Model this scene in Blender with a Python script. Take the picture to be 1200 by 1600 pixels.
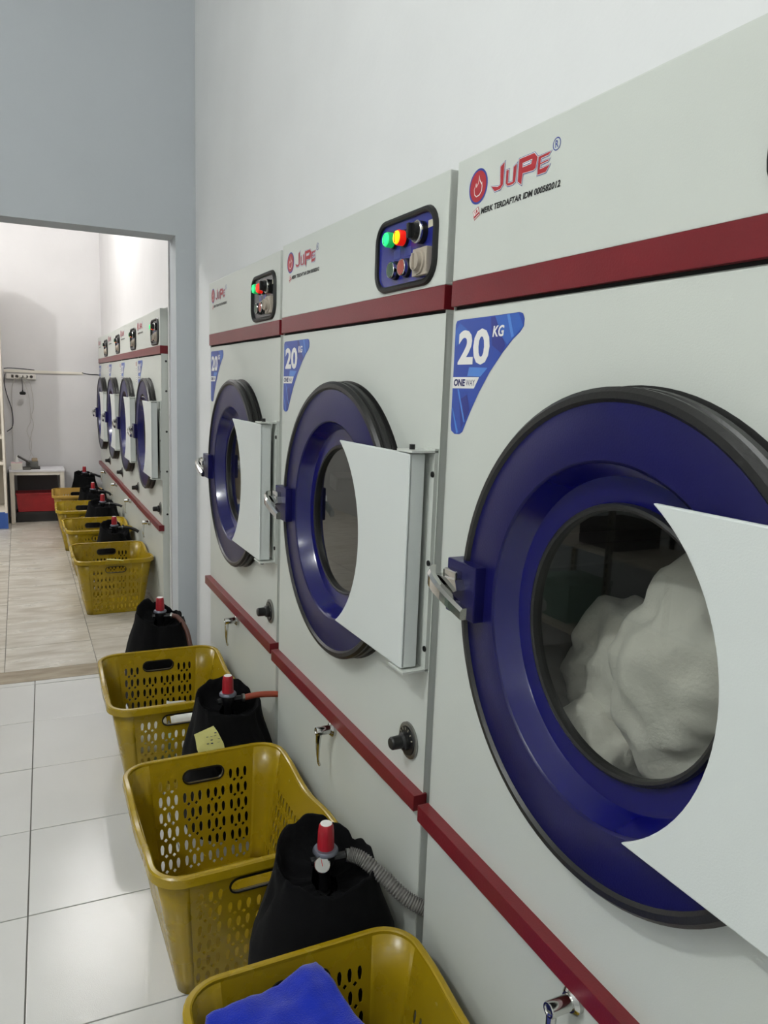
import bpy, bmesh, math, random
from mathutils import Vector, Matrix, noise
from mathutils.geometry import delaunay_2d_cdt
random.seed(7)
for o in list(bpy.data.objects): bpy.data.objects.remove(o)
SC = bpy.context.scene
COL = SC.collection
pi = math.pi; R = math.radians

# ------------------------------------------------------------------ camera, world, lights, exposure
CAMZ = 1.3534
F = 1174.28
def make_camera():
    yaw, pitch, roll = R(25.7355), R(9.263), R(2.133)
    fw = Vector((math.sin(yaw)*math.cos(pitch), math.cos(yaw)*math.cos(pitch), -math.sin(pitch)))
    r = Vector((math.cos(yaw), -math.sin(yaw), 0)); u = r.cross(fw)
    r2 = r*math.cos(roll)+u*math.sin(roll); u2 = -r*math.sin(roll)+u*math.cos(roll)
    cd = bpy.data.cameras.new('camera'); cd.sensor_fit = 'VERTICAL'; cd.sensor_height = 36; cd.lens = F/1600*36
    cd.clip_start = .02; cd.clip_end = 60
    co = bpy.data.objects.new('camera', cd); COL.objects.link(co)
    b = -fw
    co.matrix_world = Matrix(((r2.x, u2.x, b.x, 0), (r2.y, u2.y, b.y, 0), (r2.z, u2.z, b.z, CAMZ), (0, 0, 0, 1)))
    SC.camera = co
make_camera()
w = bpy.data.worlds.new('world'); SC.world = w; w.use_nodes = True
w.node_tree.nodes['Background'].inputs[0].default_value = (.8, .9, 1, 1)
w.node_tree.nodes['Background'].inputs[1].default_value = .05
SC.view_settings.view_transform = 'Standard'; SC.view_settings.look = 'None'
SC.view_settings.gamma = 1; SC.view_settings.use_curve_mapping = False
SC.view_settings.exposure = 0.0
def bulb(name, loc, power, color, radius):
    l = bpy.data.lights.new(name, 'POINT'); l.energy = power; l.color = color; l.shadow_soft_size = radius
    o = bpy.data.objects.new(name, l); o.location = loc; COL.objects.link(o)
bulb('ceiling_lamp_near', (-1.4, .75, 3.2), 76, (.97, 1, .99), .06)
bulb('ceiling_lamp_entrance', (-1.4, -1.1, 3.2), 16, (.97, 1, .99), .06)
bulb('ceiling_lamp_inner', (.42, 5.95, 3.0), 35, (1, .985, .97), .05)
bulb('ceiling_lamp_inner_side', (-1.5, 5.7, 3.05), 73, (1, .985, .97), .06)

# ------------------------------------------------------------------ materials
def srgb(c):
    return tuple(((x/255)/12.92 if x/255 <= .04045 else ((x/255+.055)/1.055)**2.4) for x in c)+(1,)
MATS = {}
def mat(name, col, rough=.5, metal=0, spec=.5, noise_amt=0, nscale=20, bump=0, bscale=200, col2=None, coat=0, sheen=0, stretch=None, emit=None, estr=0, rvar=0, rand=0):
    m = bpy.data.materials.new(name); m.use_nodes = True; nt = m.node_tree; b = nt.nodes['Principled BSDF']
    c = srgb(col) if max(col) > 1 else tuple(col)+(1,)
    b.inputs['Base Color'].default_value = c
    b.inputs['Roughness'].default_value = rough; b.inputs['Metallic'].default_value = metal
    b.inputs['Specular IOR Level'].default_value = spec
    b.inputs['Coat Weight'].default_value = coat; b.inputs['Coat Roughness'].default_value = .15
    b.inputs['Sheen Weight'].default_value = sheen
    tc = nt.nodes.new('ShaderNodeTexCoord'); vec = tc.outputs['Object']
    if rand:                                   # every tile shows another piece of the pattern
        oi = nt.nodes.new('ShaderNodeObjectInfo'); ad = nt.nodes.new('ShaderNodeVectorMath'); ad.operation = 'MULTIPLY_ADD'
        ad.inputs[1].default_value = (17, 23, 11); nt.links.new(oi.outputs['Random'], ad.inputs[0]); nt.links.new(vec, ad.inputs[2]); vec = ad.outputs[0]
    if stretch:
        mp = nt.nodes.new('ShaderNodeMapping'); mp.inputs['Scale'].default_value = stretch
        nt.links.new(vec, mp.inputs['Vector']); vec = mp.outputs['Vector']
    if noise_amt or rvar:
        n = nt.nodes.new('ShaderNodeTexNoise'); n.inputs['Scale'].default_value = nscale; n.inputs['Detail'].default_value = 6
        nt.links.new(vec, n.inputs['Vector'])
    if noise_amt:
        mx = nt.nodes.new('ShaderNodeMix'); mx.data_type = 'RGBA'
        mx.inputs['A'].default_value = c
        c2 = srgb(col2) if col2 else tuple(x*(1-noise_amt) for x in c[:3])+(1,)
        mx.inputs['B'].default_value = c2
        rp = nt.nodes.new('ShaderNodeMapRange'); rp.inputs['From Min'].default_value = .38; rp.inputs['From Max'].default_value = .68
        nt.links.new(n.outputs['Fac'], rp.inputs['Value']); nt.links.new(rp.outputs['Result'], mx.inputs['Factor'])
        nt.links.new(mx.outputs['Result'], b.inputs['Base Color'])
    if rvar:
        rr = nt.nodes.new('ShaderNodeMapRange'); rr.inputs['To Min'].default_value = max(0, rough-rvar); rr.inputs['To Max'].default_value = rough+rvar
        rr.inputs['From Min'].default_value = .3; rr.inputs['From Max'].default_value = .7
        nt.links.new(n.outputs['Fac'], rr.inputs['Value']); nt.links.new(rr.outputs['Result'], b.inputs['Roughness'])
    if bump:
        n2 = nt.nodes.new('ShaderNodeTexNoise'); n2.inputs['Scale'].default_value = bscale; n2.inputs['Detail'].default_value = 3
        nt.links.new(tc.outputs['Object'], n2.inputs['Vector'])
        bp = nt.nodes.new('ShaderNodeBump'); bp.inputs['Strength'].default_value = bump; bp.inputs['Distance'].default_value = .002
        nt.links.new(n2.outputs['Fac'], bp.inputs['Height']); nt.links.new(bp.outputs['Normal'], b.inputs['Normal'])
    if emit:
        b.inputs['Emission Color'].default_value = srgb(emit); b.inputs['Emission Strength'].default_value = estr
    MATS[name] = m
    return m
M = MATS
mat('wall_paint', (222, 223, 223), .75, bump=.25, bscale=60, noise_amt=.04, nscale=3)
mat('front_wall_dimmed', (182, 187, 191), .75, bump=.2, bscale=60, noise_amt=.03, nscale=3)  # wall paint darkened and cooled, weaker light on this wall put into its colour
mat('inner_wall_paint', (222, 220, 220), .7, bump=.2, bscale=60, noise_amt=.04, nscale=3)
mat('ceiling_paint', (225, 225, 222), .9)
mat('grout', (118, 116, 110), .8, bump=.3, bscale=150)
mat('white_tile', (208, 208, 205), .11, bump=.13, bscale=420, noise_amt=.04, nscale=4, rand=1)
def stone_mat():
    m = mat('stone_tile', (203, 198, 188), .3, noise_amt=1, nscale=2.2, col2=(172, 164, 150), stretch=(2.2, 9, 1), bump=.12, bscale=120, rvar=.04, rand=1)
stone_mat()
mat('threshold_stone', (160, 148, 128), .45, noise_amt=1, nscale=3, col2=(128, 114, 94), stretch=(2, 8, 1), bump=.2, bscale=150)
mat('dryer_paint', (204, 208, 201), .34, spec=.45, bump=.12, bscale=420, noise_amt=.03, nscale=4)
mat('hinge_paint', (212, 217, 214), .34, spec=.45, bump=.14, bscale=420)
mat('red_paint', (114, 25, 33), .33, bump=.15, bscale=300, noise_amt=.12, nscale=8)
mat('blue_paint', (20, 19, 76), .3, bump=.1, bscale=330, noise_amt=.1, nscale=14, spec=.28)
mat('blue_recess_paint', (8, 9, 88), .18, bump=.04, bscale=200, coat=.3)
mat('black_rubber', (20, 20, 19), .4, bump=.2, bscale=160)
mat('black_plastic', (17, 17, 18), .35)
mat('chrome', (205, 205, 202), .1, metal=1)
mat('steel', (150, 150, 146), .35, metal=1)
mat('drum_steel', (95, 95, 93), .4, metal=.6)
mat('dark_gap', (12, 12, 12), .9)
mat('logo_red', (170, 42, 50), .4); mat('logo_blue', (48, 66, 150), .4); mat('print_white', (232, 230, 226), .45)
mat('print_black', (22, 22, 22), .5); mat('print_navy', (28, 32, 92), .5)
mat('sticker_blue', (38, 70, 160), .3); mat('sticker_navy', (36, 48, 130), .3); mat('sticker_sky', (44, 92, 178), .3); mat('sticker_light', (74, 128, 205), .3)
mat('panel_blue', (36, 42, 128), .22); mat('panel_dark', (40, 44, 48), .25)
mat('lamp_green', (40, 220, 130), .3, emit=(50, 255, 150), estr=.75)
mat('lamp_yellow', (255, 190, 10), .3, emit=(255, 190, 5), estr=1.1)
mat('lamp_red', (230, 40, 20), .3, emit=(255, 50, 25), estr=.9)
mat('lamp_red_dim', (190, 25, 25), .3, emit=(255, 20, 20), estr=.5)
mat('lamp_green_body', (20, 150, 80), .3, emit=(20, 220, 110), estr=.35); mat('lamp_red_body', (200, 30, 15), .3, emit=(255, 30, 10), estr=.5)
mat('lamp_green_off', (40, 110, 70), .3); mat('lamp_red_off', (130, 50, 40), .3)
mat('button_green', (60, 84, 66), .4); mat('button_red', (160, 78, 66), .4); mat('switch_beige', (170, 160, 146), .45)
mat('label_cream', (196, 190, 170), .6)
mat('basket_plastic', (156, 130, 16), .27, spec=.45, noise_amt=.07, nscale=6, rvar=.04)
mat('basket_plastic_tan', (176, 140, 60), .38, spec=.45, noise_amt=.07, nscale=6)
mat('black_fabric', (9, 9, 11), .92, spec=.15, sheen=.02, bump=.5, bscale=700)
mat('blue_fleece', (24, 46, 170), .95, spec=.1, sheen=.35, bump=.9, bscale=420, noise_amt=.15, nscale=60)
mat('white_towel', (226, 222, 212), .95, spec=.1, sheen=.2, bump=.6, bscale=150)
mat('red_knob_plastic', (158, 24, 36), .35); mat('grey_cast_metal', (118, 122, 134), .38, metal=.7)
mat('tank_paint', (24, 24, 24), .5)
mat('hose_grey', (112, 110, 106), .45); mat('hose_orange', (150, 66, 44), .5); mat('hose_brown', (92, 58, 48), .5); mat('hose_black', (24, 24, 26), .5)
mat('note_yellow', (206, 202, 128), .8); mat('paper_white', (224, 226, 222), .8); mat('box_teal', (150, 178, 168), .6)
mat('table_paint', (222, 216, 204), .45, noise_amt=.1, nscale=9); mat('table_top', (226, 224, 228), .35)
mat('crate_red', (168, 36, 42), .4, noise_amt=.2, nscale=12); mat('box_grey', (92, 88, 90), .7); mat('box_dark', (40, 38, 38), .7)
mat('shelf_white', (226, 218, 205), .5); mat('shelf_back', (196, 188, 174), .7); mat('shelf_blue', (52, 88, 160), .4)
mat('plastic_white', (232, 228, 220), .4); mat('socket_dark', (60, 54, 48), .5)
mat('pvc_trunking', (232, 226, 214), .45); mat('cable_black', (30, 26, 40), .5); mat('cable_white', (196, 192, 186), .5)
mat('machine_grey', (112, 112, 108), .5); mat('machine_dark', (66, 62, 58), .5); mat('tissue_pink', (226, 190, 196), .8)
mat('wood_plain', (168, 150, 124), .6)
def glass_mat():
    m = bpy.data.materials.new('door_glass'); m.use_nodes = True; nt = m.node_tree; nt.nodes.clear()
    out = nt.nodes.new('ShaderNodeOutputMaterial'); mx = nt.nodes.new('ShaderNodeMixShader')
    tr = nt.nodes.new('ShaderNodeBsdfTransparent'); tr.inputs[0].default_value = (.74, .76, .74, 1)
    gl = nt.nodes.new('ShaderNodeBsdfGlossy'); gl.inputs[1].default_value = .01; gl.inputs[0].default_value = (.9, .92, .9, 1)
    lw = nt.nodes.new('ShaderNodeLayerWeight'); lw.inputs[0].default_value = .5
    pw = nt.nodes.new('ShaderNodeMath'); pw.operation = 'POWER'; pw.inputs[1].default_value = 3.5; nt.links.new(lw.outputs['Facing'], pw.inputs[0])
    fr = nt.nodes.new('ShaderNodeMath'); fr.operation = 'MULTIPLY_ADD'; fr.inputs[1].default_value = .8; fr.inputs[2].default_value = .06; nt.links.new(pw.outputs[0], fr.inputs[0])
    nt.links.new(fr.outputs[0], mx.inputs[0]); nt.links.new(tr.outputs[0], mx.inputs[1]); nt.links.new(gl.outputs[0], mx.inputs[2])
    nt.links.new(mx.outputs[0], out.inputs[0]); MATS['door_glass'] = m
glass_mat()

# ------------------------------------------------------------------ helpers
def link(name, me, m, parent=None, smooth=False):
    o = bpy.data.objects.new(name, me); COL.objects.link(o)
    if m is not None:
        me.materials.clear(); me.materials.append(M[m] if isinstance(m, str) else m)
    if parent: o.parent = parent
    if smooth:
        for p in me.polygons: p.use_smooth = True
    return o
class MB:
    def __init__(s): s.v = []; s.f = []; s.sm = []
    def add(s, vs, fs, smooth=False):
        n = len(s.v); s.v += [tuple(v) for v in vs]; s.f += [tuple(i+n for i in f) for f in fs]; s.sm += [smooth]*len(fs); return s
    def box(s, x0, x1, y0, y1, z0, z1, b=0):
        if b <= 0:
            s.add([(x, y, z) for z in (z0, z1) for y in (y0, y1) for x in (x0, x1)], [(0, 2, 3, 1), (4, 5, 7, 6), (0, 1, 5, 4), (2, 6, 7, 3), (0, 4, 6, 2), (1, 3, 7, 5)])
            return s
        bm = bmesh.new(); bmesh.ops.create_cube(bm, size=1)
        for v in bm.verts: v.co = Vector((x0+(v.co.x+.5)*(x1-x0), y0+(v.co.y+.5)*(y1-y0), z0+(v.co.z+.5)*(z1-z0)))
        bmesh.ops.bevel(bm, geom=bm.edges[:], offset=b, segments=2, profile=.7, affect='EDGES')
        bm.verts.index_update(); s.add([v.co[:] for v in bm.verts], [[v.index for v in f.verts] for f in bm.faces]); bm.free(); return s
    def lathe(s, prof, c=(0, 0, 0), axis='z', n=32, smooth=True, closed=False, sx=1, sy=1):
        vs = []; fs = []; k = len(prof)
        for i in range(n):
            a = 2*pi*i/n; ca, sa = math.cos(a), math.sin(a)
            for r, h in prof:
                if axis == 'z': p = (c[0]+r*ca*sx, c[1]+r*sa*sy, c[2]+h)
                elif axis == 'y': p = (c[0]+r*ca*sx, c[1]+h, c[2]+r*sa*sy)
                else: p = (c[0]+h, c[1]+r*ca, c[2]+r*sa)
                vs.append(p)
        for i in range(n):
            j = (i+1) % n
            for t in range(k if closed else k-1):
                t2 = (t+1) % k
                fs.append((i*k+t, j*k+t, j*k+t2, i*k+t2))
        if not closed:
            if prof[0][0] > 1e-5: fs.append(tuple(i*k for i in range(n)))
            if prof[-1][0] > 1e-5: fs.append(tuple(i*k+k-1 for i in range(n))[::-1])
        if axis == 'y': fs = [f[::-1] for f in fs]
        return s.add(vs, fs, smooth)
    def tube(s, pts, r, n=10, smooth=True, ribs=0):
        pts = [Vector(p) for p in pts]; rings = []
        up = Vector((0, 0, 1))
        for i, p in enumerate(pts):
            t = (pts[min(i+1, len(pts)-1)]-pts[max(i-1, 0)]).normalized()
            a = t.cross(up if abs(t.z) < .95 else Vector((1, 0, 0))).normalized(); b = t.cross(a)
            rr = r[i] if isinstance(r, (list, tuple)) else r
            if ribs: rr *= 1+.07*(1 if (i % ribs) < ribs/2 else -1)
            rings.append([p+a*rr*math.cos(2*pi*k/n)+b*rr*math.sin(2*pi*k/n) for k in range(n)])
        vs = [v[:] for g in rings for v in g]; fs = []
        for i in range(len(rings)-1):
            for k in range(n): fs.append((i*n+k, i*n+(k+1) % n, (i+1)*n+(k+1) % n, (i+1)*n+k))
        fs.append(tuple(range(n))[::-1]); fs.append(tuple((len(rings)-1)*n+k for k in range(n)))
        return s.add(vs, fs, smooth)
    def prism(s, poly, lo, hi, plane='xz'):
        n = len(poly)
        def P(p, h): return (p[0], h, p[1]) if plane == 'xz' else ((p[0], p[1], h) if plane == 'xy' else (h, p[0], p[1]))
        vs = [P(p, lo) for p in poly]+[P(p, hi) for p in poly]
        fs = [tuple(range(n)), tuple(range(n, 2*n))[::-1]]+[(i, (i+1) % n, n+(i+1) % n, n+i)[::-1] for i in range(n)]
        return s.add(vs, fs)
    def mesh(s, name='m'):
        me = bpy.data.meshes.new(name); me.from_pydata(s.v, [], s.f)
        for p, q in zip(me.polygons, s.sm): p.use_smooth = q
        bm = bmesh.new(); bm.from_mesh(me); bmesh.ops.recalc_face_normals(bm, faces=bm.faces[:]); bm.to_mesh(me); bm.free()
        me.update()
        if any(s.sm):
            fl = [p.use_smooth for p in me.polygons]; me.set_sharp_from_angle(angle=R(34)); me.polygons.foreach_set('use_smooth', fl)
        return me
    def build(s, name, m, parent=None): return link(name, s.mesh(name), m, parent)
def flat(polys, y, name, m, parent, hole=None):
    """flat print: 2D polygons (x,z) facing -y at depth y, triangulated; optional hole polygon"""
    mb = MB()
    for poly in polys:
        vs = [Vector(p) for p in poly]; n = len(vs); ed = [(i, (i+1) % n) for i in range(n)]
        if hole and poly is polys[0]:
            k = len(hole); vs += [Vector(p) for p in hole]; ed += [(n+i, n+(i+1) % k) for i in range(k)]
        co, _, fc, *_ = delaunay_2d_cdt(vs, ed, [], 1, 1e-6)
        keep = []
        for f in fc:
            c = sum((co[i] for i in f), Vector((0, 0)))/len(f)
            if pip(c, poly) and not (hole and poly is polys[0] and pip(c, hole)): keep.append(f)
        mb.add([(c.x, y, c.y) for c in co], keep)
    return link(name, orient(mb.mesh(name)), m, parent)
def orient(me):
    bm = bmesh.new(); bm.from_mesh(me)
    for f in bm.faces:
        f.normal_update()
        if f.normal.y > 0: f.normal_flip()
    bm.to_mesh(me); bm.free(); return me
def pip(p, poly):
    x, y = p[0], p[1]; c = False; n = len(poly)
    for i in range(n):
        x1, y1 = poly[i]; x2, y2 = poly[(i+1) % n]
        if (y1 > y) != (y2 > y) and x < (x2-x1)*(y-y1)/(y2-y1)+x1: c = not c
    return c
def offset_poly(poly, d):
    n = len(poly); area = sum(poly[i][0]*poly[(i+1) % n][1]-poly[(i+1) % n][0]*poly[i][1] for i in range(n))
    if area < 0: d = -d
    out = []
    for i in range(n):
        a = Vector(poly[i-1]); b = Vector(poly[i]); c = Vector(poly[(i+1) % n])
        e1 = (b-a).normalized(); e2 = (c-b).normalized(); n1 = Vector((e1.y, -e1.x)); n2 = Vector((e2.y, -e2.x))
        m = n1+n2; k = 1+n1.dot(n2); m = m/max(k, .45)
        out.append(tuple(b+m*d))
    return out
def circle(cx, cz, r, n=28, sx=1): return [(cx+r*sx*math.cos(2*pi*i/n), cz+r*math.sin(2*pi*i/n)) for i in range(n)]
def text_mesh(body, x0, x1, z0, z1, y, bold=0, shear=0):
    cu = bpy.data.curves.new('t', 'FONT'); cu.body = body; cu.fill_mode = 'FRONT'; cu.offset = bold; cu.shear = shear; cu.resolution_u = 3
    o = bpy.data.objects.new('t', cu); COL.objects.link(o)
    dg = bpy.context.evaluated_depsgraph_get()
    me = bpy.data.meshes.new_from_object(o.evaluated_get(dg)); bpy.data.objects.remove(o)
    xs = [v.co.x for v in me.vertices]; ys = [v.co.y for v in me.vertices]
    ax, bx, ay, by = min(xs), max(xs), min(ys), max(ys)
    for v in me.vertices:
        v.co = (x0+(v.co.x-ax)/(bx-ax)*(x1-x0), y, z0+(v.co.y-ay)/(by-ay)*(z1-z0))
    return orient(me)
def text(name, body, x0, x1, z0, z1, y, m, parent, bold=0, shear=0): return link(name, text_mesh(body, x0, x1, z0, z1, y, bold, shear), m, parent)
def empty(name, loc=(0, 0, 0), rz=0, label=None, cat=None, group=None):
    o = bpy.data.objects.new(name, None); COL.objects.link(o); o.location = loc; o.rotation_euler = (0, 0, rz); o.empty_display_size = .1
    if label: tag(o, label, cat, group)
    return o
def tag(o, label=None, cat=None, group=None, kind=None):
    if label: o['label'] = label
    if cat: o['category'] = cat
    if group: o['group'] = group
    if kind: o['kind'] = kind
    return o
def copy_tree(o, parent=None):
    c = o.copy(); COL.objects.link(c); c.parent = parent
    for ch in list(o.children): copy_tree(ch, c)
    return c
def struct(o): o['kind'] = 'structure'; return o
def smooth_path(pts, n=8):
    P = [Vector(p) for p in pts]; out = []
    for i in range(len(P)-1):
        p0, p1, p2, p3 = P[max(i-1, 0)], P[i], P[i+1], P[min(i+2, len(P)-1)]
        for k in range(n):
            t = k/n
            out.append(.5*((2*p1)+(p2-p0)*t+(2*p0-5*p1+4*p2-p3)*t*t+(3*p1-p0-3*p2+p3)*t**3))
    out.append(P[-1]); return out

# ------------------------------------------------------------------ the rooms
PHW = -.0265                       # the dividing wall runs a little off square to the dryer row
def ywall(x, y0): return y0+math.tan(PHW)*x
YW, TW = 3.56, .15                 # dividing wall, its thickness
YE = 8.0                           # end wall of the inner room
CZ = 3.4; XL = -2.0; XR = .722; XB = 1.42; YB = -1.7
JX = .636; LZ = 1.99; JL = -1.35
# floor slab with grout colour, every tile an object of its own
slab = MB().box(XL-.1, XB+.1, YB-.1, YE+.4, -.1, -.004).build('floor', 'grout'); struct(slab)
def clip(poly, a, b, c):           # keep a*x+b*y<=c
    out = []
    for i in range(len(poly)):
        p, q = poly[i], poly[(i+1) % len(poly)]; dp = a*p[0]+b*p[1]-c; dq = a*q[0]+b*q[1]-c
        if dp <= 0: out.append(p)
        if dp*dq < 0: t = dp/(dp-dq); out.append((p[0]+(q[0]-p[0])*t, p[1]+(q[1]-p[1])*t))
    return out
def tiles(ox, oy, ang, size, gap, i0, i1, j0, j1, clips, m, z=0.0):
    ca, sa = math.cos(ang), math.sin(ang); h = (size-gap)/2
    full = MB(); bm = bmesh.new()
    full.box(-h, h, -h, h, -.008, 0, .0012); me0 = full.mesh('tile')
    for i in range(i0, i1):
        for j in range(j0, j1):
            cx, cy = ox+(i+.5)*size*ca-(j+.5)*size*sa, oy+(i+.5)*size*sa+(j+.5)*size*ca
            cor = [(cx+dx*ca-dy*sa, cy+dx*sa+dy*ca) for dx, dy in ((-h, -h), (h, -h), (h, h), (-h, h))]
            p = cor
            for cl in clips: p = clip(p, *cl) if len(p) > 2 else []
            if len(p) < 3: continue
            ar = abs(sum(p[k][0]*p[(k+1) % len(p)][1]-p[(k+1) % len(p)][0]*p[k][1] for k in range(len(p))))/2
            if ar < .002: continue
            dz = random.uniform(-.0006, .0006)
            if ar > .999*(2*h)**2:
                o = bpy.data.objects.new('tile', me0); COL.objects.link(o); o.location = (cx, cy, z+dz); o.rotation_euler = (random.uniform(-.0003, .0003), random.uniform(-.0003, .0003), ang)
                if not me0.materials: me0.materials.append(M[m])
            else:
                q = [(a-cx, b-cy) for a, b in p]
                o = MB().prism(q, -.008, 0, 'xy').build('tile', m); o.location = (cx, cy, z+dz)
            o.parent = slab
t = math.tan(PHW)
tiles(-.0063, 3.1193, -.0244, .4, .0035, -5, 3, -13, 3, [(1, 0, .745), (-1, 0, -XL), (-t, 1, YW+.0), (0, -1, -YB)], 'white_tile')
tiles(-.121, 3.655, .004, .4, .003, -5, 3, 0, 12, [(1, 0, .745), (-1, 0, -XL), (t, -1, -(YW+TW+.003)), (-t, 1, YE)], 'stone_tile', .0005)
th = MB().prism([(JL, ywall(JL, YW)+.002), (.75, ywall(.75, YW)+.002), (.75, ywall(.75, YW+TW)), (JL, ywall(JL, YW+TW))], -.006, .0008, 'xy').build('trim_1', 'threshold_stone'); struct(th)
# walls
def wall(name, m, boxes):
    mb = MB()
    for b in boxes:
        if len(b) == 6: mb.box(*b)
        else: mb.prism(*b)
    return struct(mb.build(name, m))
def strip(x0, x1, y0, th, z0, z1): return ([(x0, ywall(x0, y0)), (x1, ywall(x1, y0)), (x1, ywall(x1, y0+th)), (x0, ywall(x0, y0+th))], z0, z1, 'xy')
wall('wall_front', 'front_wall_dimmed', [strip(JX, XB+.1, YW, TW, -.02, CZ), strip(JL, JX, YW, TW, LZ, CZ), strip(XL, JL, YW, TW, -.02, CZ)])
ZT = 1.742
# the bulkhead wall the dryers stand in: above them, and beside the last one
DY = [(1.174, .6818, -.0031), (2.110, .6728, -.0188), (3.067, .6788, -.0069), (5.145, .674, -.003), (6.05, .673, -.004), (6.955, .6745, -.003), (7.86, .673, -.004)]
W = .897
wall('wall_right', 'wall_paint', [(XR, XR+.10, YB, YW-.022, ZT+.004, CZ), (XR, XR+.10, 3.075, YW-.022, -.02, ZT+.004), (XR, XR+.1, YB, .27, -.02, ZT+.004)])
wall('wall_right_inner', 'inner_wall_paint', [(XR-.006, XR+.1, 4.24, YE-.022, ZT+.004, CZ), (XR-.006, XB, 4.21, 4.24, -.02, CZ)])
wall('wall_service', 'wall_paint', [(XB, XB+.1, YB, YE, -.02, CZ)])
wall('wall_end', 'inner_wall_paint', [strip(XL, XB+.1, YE, .1, -.02, CZ)])
wall('wall_left', 'wall_paint', [(XL-.1, XL, YB, YE+.2, -.02, CZ)])
wall('wall_rear', 'wall_paint', [(XL-.1, XB+.1, YB-.1, YB, -.02, CZ)])
wall('ceiling', 'ceiling_paint', [(XL-.1, XB+.1, YB-.1, YE+.2, CZ, CZ+.1)])

# ------------------------------------------------------------------ tumble dryer (local: x along front from far edge, y inward, z up)
DC = (.463, 0, 1.04)               # door centre
def ring_panel(mb, x0, x1, z0, z1, y, c, r, n=64):
    """flat panel with a round hole"""
    outer = []
    for i in range(n):
        a = 2*pi*i/n; ca, sa = math.cos(a), math.sin(a)
        tx = ((x1 if ca > 0 else x0)-c[0])/ca if abs(ca) > 1e-9 else 1e9
        tz = ((z1 if sa > 0 else z0)-c[2])/sa if abs(sa) > 1e-9 else 1e9
        k = min(tx, tz); outer.append((c[0]+ca*k, y, c[2]+sa*k))
    for cx, cz in ((x0, z0), (x1, z0), (x1, z1), (x0, z1)):
        j = min(range(n), key=lambda i: (outer[i][0]-cx)**2+(outer[i][2]-cz)**2); outer[j] = (cx, y, cz)
    inner = [(c[0]+r*math.cos(2*pi*i/n), y, c[2]+r*math.sin(2*pi*i/n)) for i in range(n)]
    mb.add(outer+inner, [(i, (i+1) % n, n+(i+1) % n, n+i) for i in range(n)])
def rrect(x0, x1, z0, z1, r, n=6):
    out = []
    for cx, cz, a0 in ((x1-r, z1-r, 0), (x0+r, z1-r, 90), (x0+r, z0+r, 180), (x1-r, z0+r, 270)):
        for k in range(n+1):
            a = R(a0+90*k/n); out.append((cx+r*math.cos(a), cz+r*math.sin(a)))
    return out
def loop_frame(mb, poly, prof):
    """sweep profile [(offset outward, y)] round a closed polygon"""
    rings = [[(p[0], y, p[1]) for p in offset_poly(poly, off)] for off, y in prof]; n = len(poly)
    vs = [v for g in rings for v in g]; fs = []
    for a in range(len(prof)):
        b = (a+1) % len(prof)
        for i in range(n): fs.append((a*n+i, a*n+(i+1) % n, b*n+(i+1) % n, b*n+i))
    mb.add(vs, fs, True)
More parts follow.
